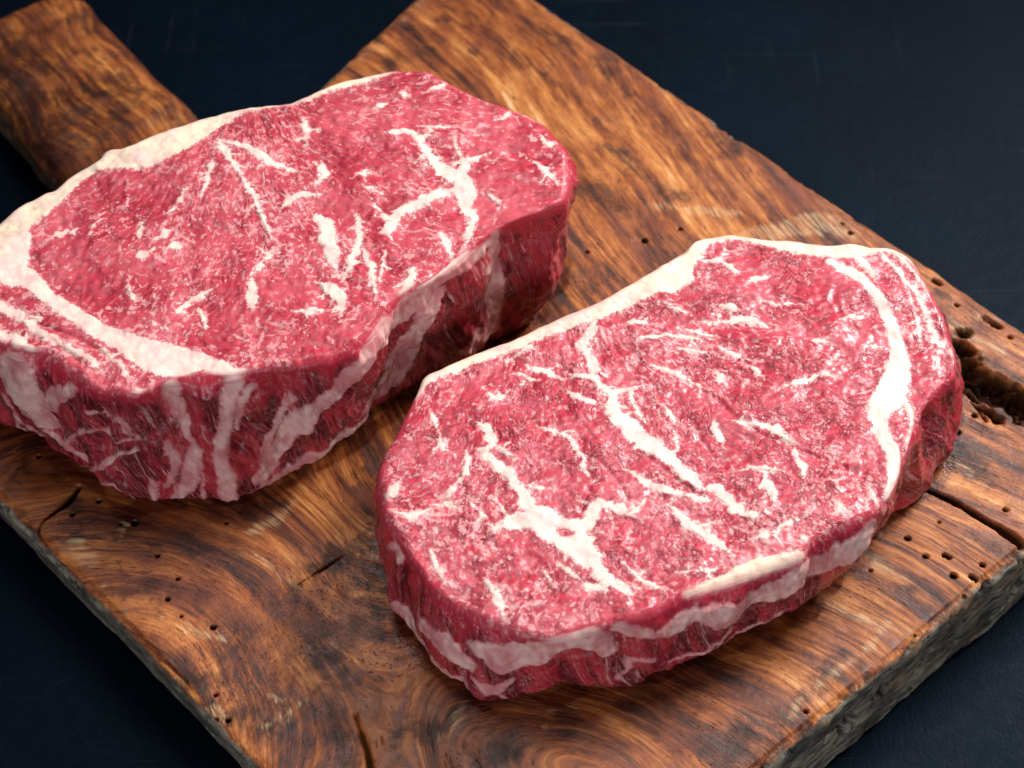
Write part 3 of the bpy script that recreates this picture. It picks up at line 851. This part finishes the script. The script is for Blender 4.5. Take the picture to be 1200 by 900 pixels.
uu, vv = np.meshgrid(np.linspace(BER / LU, 1 - BER / LU, NU), np.linspace(BER / LV, 1 - BER / LV, NV), indexing='ij')
u, v = uu.ravel(), vv.ravel()
for cu, cv, rc in ((0, 0, .012), (0, 1, .020), (1, 0, .006), (1, 1, .008)):
    du = (u if cu == 0 else 1 - u) * LU
    dv = (v if cv == 0 else 1 - v) * LV
    m = (du < rc) & (dv < rc)
    x, y = rc - du[m], rc - dv[m]
    k = np.maximum(x, y) / np.maximum(np.hypot(x, y), 1e-9)
    x, y = x * k, y * k
    u[m] = (rc - x) / LU if cu == 0 else 1 - (rc - x) / LU
    v[m] = (rc - y) / LV if cv == 0 else 1 - (rc - y) / LV
top2 = quad_point(u, v)
gi = np.arange(NU * NV).reshape(NU, NV)
per = np.concatenate([gi[:-1, 0], gi[-1, :-1], gi[:0:-1, -1], gi[0, :0:-1]])    # counter-clockwise from the lower left
pv = top2[per]
tang = np.roll(pv, -3, 0) - np.roll(pv, 3, 0)
nrm2 = np.stack([tang[:, 1], -tang[:, 0]], 1)
nrm2 /= np.linalg.norm(nrm2, axis=1, keepdims=True)
if ((pv - board_c[:2]) * nrm2).sum() < 0:
    nrm2 = -nrm2
np_ = len(per)
left_side = np.zeros(np_); left_side[:NU - 1] = 1.0
left_side = np.convolve(np.concatenate([left_side[-20:], left_side, left_side[:20]]), np.ones(41) / 41, 'valid')
rows, rz, redge = [], [], []
for k in range(1, 8):
    a = k / 7 * math.pi / 2
    rows.append(pv + nrm2 * BER * math.sin(a)); rz.append(T - BER * (1 - math.cos(a))); redge.append(k / 7 * 0.9)
NWB = 34
for k in range(1, NWB + 1):
    w = k / NWB
    inset = left_side * 0.008 * w + 0.002 * max(0, (w - 0.9) / 0.1) ** 2
    rows.append(pv + nrm2 * (BER - inset)[:, None]); rz.append((T - BER) * (1 - w)); redge.append(1.0)
rows.append(pv - nrm2 * 0.03); rz.append(0.0); redge.append(1.0)
V = np.concatenate([np.concatenate([top2, np.full((NU * NV, 1), T)], 1)] + [np.concatenate([r, np.full((np_, 1), z)], 1) for r, z in zip(rows, rz)])
ring_ids = [per] + [NU * NV + i * np_ + np.arange(np_) for i in range(len(rows))]
F = [np.stack([gi[:-1, :-1], gi[1:, :-1], gi[1:, 1:], gi[:-1, 1:]], -1).reshape(-1, 4)]
for a, b in zip(ring_ids[:-1], ring_ids[1:]):
    F.append(np.stack([a, b, np.roll(b, -1), np.roll(a, -1)], -1))
F = np.concatenate(F)
is_top = np.zeros(len(V)); is_top[:NU * NV] = 1
edge = np.concatenate([np.zeros(NU * NV)] + [np.full(np_, e) for e in redge])
Vm = V * 1000
pr = project(V)
# ---- grain field
c1 = back([(130, 930)], T)[0] * 1000
c2 = back([(695, 905)], T)[0] * 1000
ax = back([(0, 0), (0, 0)], T)
axis = (Q[3] + Q[2] - Q[0] - Q[1]); axis /= np.linalg.norm(axis)
perp = np.array([-axis[1], axis[0]])
w0 = fbm(Vm, 100, 2, 3) * 9 + fbm(Vm, 22, 2, 5) * 1.6
d1 = Vm[:, :2] - c1[:2]
g1 = np.hypot(d1[:, 0], d1[:, 1] * 0.78)
h1 = np.arctan2(d1[:, 1], d1[:, 0]) * 120
d2 = Vm[:, :2] - c2[:2]
e2 = back([(695, 905), (880, 985)], T)[:, :2]; e2 = e2[1] - e2[0]; e2 /= np.linalg.norm(e2)
a2 = d2 @ e2; b2 = d2 @ np.array([-e2[1], e2[0]])
g2 = np.hypot(a2 * 0.42, b2 * 0.95)
h2 = a2
g3 = Vm[:, :2] @ perp + 26 * np.sin((Vm[:, :2] @ axis) / 85.0 + 0.6)
h3 = Vm[:, :2] @ axis
W1 = sstep(430, 300, np.hypot(pr[:, 0] - 110, (pr[:, 1] - 900) * 1.0)) + 1e-3
W2 = sstep(520, 240, np.hypot((pr[:, 0] - 760) * 0.9, (pr[:, 1] - 930) * 1.25)) + 1e-3
W3 = 0.22 + 0 * W1
ws = W1 + W2 + W3
G = (W1 * g1 + W2 * (g2 + 40) + W3 * (g3 + 200)) / ws + w0
Hh = (W1 * h1 + W2 * h2 + W3 * h3) / ws
grain = np.stack([G, Hh, Vm[:, 2] * 0.4], 1)


def field(strokes, reach=8.0, soft=1.0):
    out = np.full(len(V), 99.0)
    for pts in strokes:
        p = np.asarray(pts, float)
        n = max(2, (len(p) - 1) * 4 + 1)
        q = spline(p, n) if len(p) > 2 else np.stack([np.linspace(p[0, k], p[-1, k], n) for k in range(3)], 1)
        stroke_sd(Vm, back(q, T) * 1000, np.maximum(q[:, 2], 0.6) / 2 / PXM, out, reach)
    return out


STAINS = [[(560, 30, 14), (640, 90, 16), (720, 160, 14)], [(690, 150, 12), (760, 210, 16), (830, 250, 10)], [(1090, 400, 40), (1150, 440, 70), (1200, 470, 70)], [(420, 560, 30), (440, 600, 40)],
          [(118, 692, 14), (165, 693, 24), (205, 695, 26), (255, 700, 12)], [(138, 635, 8), (175, 637, 14), (230, 643, 12), (275, 645, 6)], [(245, 828, 26), (290, 838, 36), (330, 860, 20)],
          [(215, 800, 24), (250, 800, 20)], [(318, 698, 10), (352, 735, 14), (378, 785, 18), (395, 840, 18), (400, 890, 16)], [(345, 690, 8), (385, 745, 10), (410, 800, 12)], [(290, 605, 22), (330, 590, 20)],
          [(370, 670, 14), (410, 650, 40), (445, 630, 40)], [(425, 660, 40), (440, 700, 40), (430, 740, 30)], [(500, 860, 22), (530, 835, 18)], [(640, 208, 30), (690, 222, 40), (720, 240, 20)], [(735, 250, 10), (770, 300, 8)],
          [(838, 165, 20), (865, 180, 22)], [(1090, 395, 20), (1130, 430, 50), (1190, 470, 60)], [(1085, 500, 20), (1120, 530, 40), (1150, 560, 30)], [(1165, 640, 20), (1192, 650, 20)], [(985, 770, 16), (940, 820, 20), (900, 860, 20)],
          [(1060, 690, 14), (1090, 705, 14)], [(880, 850, 30), (850, 880, 36)], [(650, 370, 30), (660, 320, 26), (690, 340, 20)], [(20, 560, 18), (30, 530, 16)], [(60, 540, 12), (90, 600, 14)], [(60, 630, 16), (95, 625, 10)],
          [(475, 30, 18), (500, 55, 14), (520, 70, 10)], [(520, 20, 20), (540, 30, 14)], [(615, 20, 14), (680, 60, 16), (740, 110, 14)], [(440, 40, 10), (460, 80, 14)], [(560, 60, 5), (580, 10, 4)], [(650, 110, 14), (670, 130, 10)], [(10, 600, 20), (60, 660, 8), (120, 725, 8)],
          [(160, 770, 8), (200, 810, 12), (230, 850, 8), (290, 890, 12)], [(1110, 350, 24), (1150, 380, 20)], [(560, 900, 40), (600, 880, 30)], [(455, 880, 20), (470, 840, 14)]]
PALES = [[(1188, 655, 5), (1130, 705, 7), (1060, 765, 6), (985, 828, 7), (915, 886, 5)], [(30, 625, 4), (100, 700, 5), (190, 795, 5), (270, 878, 5)], [(1110, 372, 8), (1180, 372, 6)], [(1085, 515, 4), (1130, 545, 8), (1140, 560, 5)],
         [(285, 625, 6), (305, 618, 12), (335, 600, 12), (345, 588, 6)], [(262, 645, 3), (300, 652, 3), (330, 675, 3), (350, 690, 4)], [(190, 725, 6), (230, 740, 10), (265, 750, 5)], [(90, 640, 20), (110, 660, 20)], [(120, 690, 4), (135, 650, 4), (150, 610, 4)], [(310, 850, 6), (345, 830, 8), (362, 812, 4)],
         [(515, 865, 4), (530, 850, 6), (545, 825, 4)], [(250, 833, 16), (262, 838, 10)], [(640, 850, 2), (645, 835, 2), (665, 828, 2), (690, 835, 2)], [(870, 285, 30), (960, 262, 40), (1000, 275, 20)], [(1085, 390, 10), (1115, 380, 16), (1170, 410, 14)], [(760, 240, 14), (860, 250, 20)],
         [(940, 815, 4), (925, 842, 6)], [(1040, 730, 8), (1010, 765, 8), (960, 800, 8)], [(290, 800, 3), (330, 820, 3)], [(1000, 640, 20), (1060, 680, 16)], [(960, 700, 14), (1020, 730, 14)]]
CRACKS = [[(92, 570, 5), (85, 580, 8), (75, 591, 8), (62, 600, 4), (50, 610, 3), (43, 620, 4), (40, 634, 4)], [(416, 836, 2), (424, 858, 5), (431, 882, 6), (435, 915, 6)], [(350, 684, 1), (365, 674, 2), (382, 664, 3), (402, 651, 1)],
          [(1078, 571, 5), (1100, 580, 7), (1125, 592, 8), (1150, 608, 9), (1178, 624, 11), (1215, 650, 14), (1260, 690, 14)], [(1139, 470, 4), (1148, 480, 5), (1156, 492, 4)], [(1095, 328, 8), (1101, 331, 8)],
          [(20, 605, 3), (60, 660, 4), (95, 700, 5)]]
KNOT = [[(1124, 405, 16), (1136, 428, 34), (1156, 446, 44), (1180, 462, 44), (1215, 482, 46)], [(1130, 452, 10), (1150, 475, 12), (1170, 490, 8)], [(1160, 375, 8), (1170, 380, 10)], [(1128, 388, 8), (1132, 388, 8)]]
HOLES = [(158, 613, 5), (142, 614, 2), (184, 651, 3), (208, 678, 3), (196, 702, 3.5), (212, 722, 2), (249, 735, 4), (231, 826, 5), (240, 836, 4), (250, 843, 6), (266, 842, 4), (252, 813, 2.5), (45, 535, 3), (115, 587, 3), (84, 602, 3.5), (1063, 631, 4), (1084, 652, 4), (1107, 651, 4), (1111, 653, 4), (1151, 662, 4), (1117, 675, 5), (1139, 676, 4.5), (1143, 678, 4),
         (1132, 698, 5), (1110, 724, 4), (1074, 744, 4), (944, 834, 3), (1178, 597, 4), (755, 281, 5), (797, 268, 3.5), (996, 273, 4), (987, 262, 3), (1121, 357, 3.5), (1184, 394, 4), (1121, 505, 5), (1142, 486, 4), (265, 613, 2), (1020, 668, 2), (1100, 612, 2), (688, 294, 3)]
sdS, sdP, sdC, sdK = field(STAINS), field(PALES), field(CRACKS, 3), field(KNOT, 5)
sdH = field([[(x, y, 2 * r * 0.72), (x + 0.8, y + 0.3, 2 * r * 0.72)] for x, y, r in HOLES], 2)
rag = fbm(Vm, 7, 3, 80)
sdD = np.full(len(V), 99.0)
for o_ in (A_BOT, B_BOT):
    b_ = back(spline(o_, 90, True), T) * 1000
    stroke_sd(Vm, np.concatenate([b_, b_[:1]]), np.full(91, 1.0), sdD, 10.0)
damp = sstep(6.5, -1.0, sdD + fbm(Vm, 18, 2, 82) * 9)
stain_dark = sstep(6.0, -4.0, sdS + rag * 5) * 0.95
pale = sstep(3.0, -2.0, sdP + rag * 3) * 0.75
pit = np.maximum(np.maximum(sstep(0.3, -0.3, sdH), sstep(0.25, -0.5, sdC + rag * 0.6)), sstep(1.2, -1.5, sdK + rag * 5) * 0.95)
# ---- relief
N0 = vnormals(V, F)
if N0[NU * NV // 2, 2] < 0:
    F = F[:, ::-1]; N0 = -N0
d = is_top * (fbm(Vm, 110, 2, 90) * 1.6 + fbm(grain * [0.18, 0.02, 0], 1.0, 2, 91) * 0.35)
d -= is_top * (sstep(0.22, -0.3, sdH) * 3.2 + sstep(0.4, -0.9, sdC + rag * 0.6) * 3.5 + sstep(1.5, -4.5, sdK + rag * 5) * (8.0 + fbm(Vm, 5, 3, 140) * 9.0))
d -= (1 - is_top) * sstep(0.4, -0.9, sdC) * 3.0
wl = np.clip(edge, 0, 1) ** 2
Wv = Vm * [1, 1, 0.8]
d += wl * (fbm(Wv, 38, 2, 95) * 1.5 + fbm(Wv, 9, 3, 96) * 1.1 * np.where(left_side[np.arange(len(V)) % np_] > 0.5, 0.5, 1.0))
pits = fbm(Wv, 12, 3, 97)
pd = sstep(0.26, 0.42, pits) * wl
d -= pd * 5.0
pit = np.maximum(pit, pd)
# worn, wavy arris
near = is_top * np.clip(1 - np.minimum(np.minimum(np.concatenate([u, np.full(len(V) - len(u), 0.5)]) * LU, (1 - np.concatenate([u, np.full(len(V) - len(u), 0.5)])) * LU),
                                       np.minimum(np.concatenate([v, np.full(len(V) - len(v), 0.5)]) * LV, (1 - np.concatenate([v, np.full(len(V) - len(v), 0.5)])) * LV)) / 0.012, 0, 1)
edge = np.maximum(edge, near * 0.55)
d -= near ** 2 * (0.9 + fbm(Vm, 20, 3, 99) * 1.4)
d -= (1 - is_top) * (0.9 + fbm(Vm, 20, 3, 99) * 1.4) * (1 - wl)
V2 = V + N0 * (d / 1000)[:, None]
V2[:, 2] = np.maximum(V2[:, 2], 0.0005)
board = empty('cutting_board', board_c)
tag(board, 'old wooden cutting board with handle, cracks and worm holes, under both steaks', 'cutting board')
mesh_from('slab', V2 - board_c, F, wood, dict(stain_dark=stain_dark, pale=pale, edge=edge, pit=pit, hole=1 + np.clip(sdH, -1, 3), damp=damp), dict(grain=grain), None, board)

# ---- handle
ha = back([(250, 280), (12, 8)], T - 0.004)
hx = ha[1] - ha[0]; hl = np.linalg.norm(hx[:2]); hx /= np.linalg.norm(hx)
hy = np.array([-hx[1], hx[0], 0])
NS, NC = 160, 200
s = np.linspace(0, 1, NS)
ph = np.linspace(0, 2 * math.pi, NC, endpoint=False)
S, PH = np.meshgrid(s, ph, indexing='ij')
S, PH = S.ravel(), PH.ravel()
cap = np.where(S > 0.93, np.sqrt(np.clip(1 - ((S - 0.93) / 0.07) ** 2, 0.0, 1)) * 0.35 + 0.65, 1.0)
cap = np.where(S > 0.9999, 0.02, cap)
hw = (0.036 - 0.003 * S) * cap
hh = 0.017 * cap
sup = lambda c, e: np.sign(c) * np.abs(c) ** e
lat, ver = sup(np.cos(PH), 0.62) * hw, sup(np.sin(PH), 0.62) * hh
HV = ha[0] + hx * (S * hl)[:, None] + hy * lat[:, None] + np.array([0, 0, 1.0]) * (ver - 0.017)[:, None]
hm = HV * 1000
hi = np.arange(NS * NC).reshape(NS, NC)
HF = np.stack([hi[:-1], np.roll(hi[:-1], -1, 1), np.roll(hi[1:], -1, 1), hi[1:]], -1).reshape(-1, 4)
hn = vnormals(HV, HF)
if (hn[:NC] * (HV[:NC] - HV[:NC].mean(0))).sum() < 0:
    HF = HF[:, ::-1]; hn = -hn
HV = HV + hn * ((fbm(hm, 30, 2, 120) * 2.0 + fbm(hm, 8, 2, 121) * 0.7) / 1000)[:, None]
across = lat * 1000 + fbm(hm, 40, 2, 125) * 10
up = np.clip(hn[:, 2], 0, 1)
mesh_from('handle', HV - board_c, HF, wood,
          dict(stain_dark=np.clip(0.62 + fbm(np.stack([across * 3, S * hl * 1000, 0 * S], 1), 40, 4, 126) * 1.1 + (1 - up) * 0.4 + sstep(-12, 28, lat * 1000) * 0.8, 0, 1), pale=0 * S, edge=(1 - up) * 0.55, pit=0 * S, hole=0 * S + 4, damp=0 * S),  # handle darkened overall, more on its sides and towards the lower left flank
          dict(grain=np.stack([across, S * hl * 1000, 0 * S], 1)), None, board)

# ------------------------------------------------------------------ the dark table
N = NT('dark_slate')
P = N.objmm()
n1 = N.noise(P, 0.012, 5, 0.6)
n2 = N.noise(P, 0.15, 4, 0.65)
c = N.mix(N.ss(n1, 0.25, 0.75), (0.0008, 0.0028, 0.0068), (0.0016, 0.0048, 0.0110))
c = N.mix(N.ss(n2, 0.52, 0.75, 0.0, 0.35), c, (0.0042, 0.0085, 0.0160))
sc1 = N.noise(N.vec('MULTIPLY', P, (0.012, 0.5, 1.0)), 1.0, 2, 0.5)
sc2 = N.noise(N.vec('MULTIPLY', P, (0.4, 0.010, 1.0)), 1.0, 2, 0.5)
scr = N.math('MULTIPLY', N.math('MAXIMUM', N.ss(sc1, 0.66, 0.70), N.ss(sc2, 0.67, 0.71)), N.ss(N.noise(P, 0.02, 3), 0.45, 0.62))
c = N.mix(N.math('MULTIPLY', scr, 0.45), c, (0.020, 0.027, 0.036))
c = N.mix(N.ss(N.noise(P, 0.55, 2, 0.5), 0.76, 0.82, 0.0, 0.35), c, (0.05, 0.055, 0.06))
N.put(N.b.inputs['Base Color'], c)
N.put(N.b.inputs['Roughness'], N.ss(n2, 0.3, 0.7, 0.46, 0.58))
N.put(N.b.inputs['Specular IOR Level'], 0.06)
N.b.inputs['Specular Tint'].default_value = (0.62, 0.80, 1.0, 1)
N.put(N.b.inputs['Normal'], N.bump(N.math('ADD', n2, N.noise(P, 0.7, 3, 0.6)), 0.35, 0.0006))
g = np.linspace(-1.6, 1.6, 41)
gx, gy = np.meshgrid(g, g, indexing='ij')
TV = np.stack([gx.ravel(), gy.ravel(), np.zeros(gx.size)], 1)
ti = np.arange(gx.size).reshape(41, 41)
TF = np.stack([ti[:-1, :-1], ti[1:, :-1], ti[1:, 1:], ti[:-1, 1:]], -1).reshape(-1, 4)
table = mesh_from('table', TV, TF, N.m)
tag(table, kind='structure')
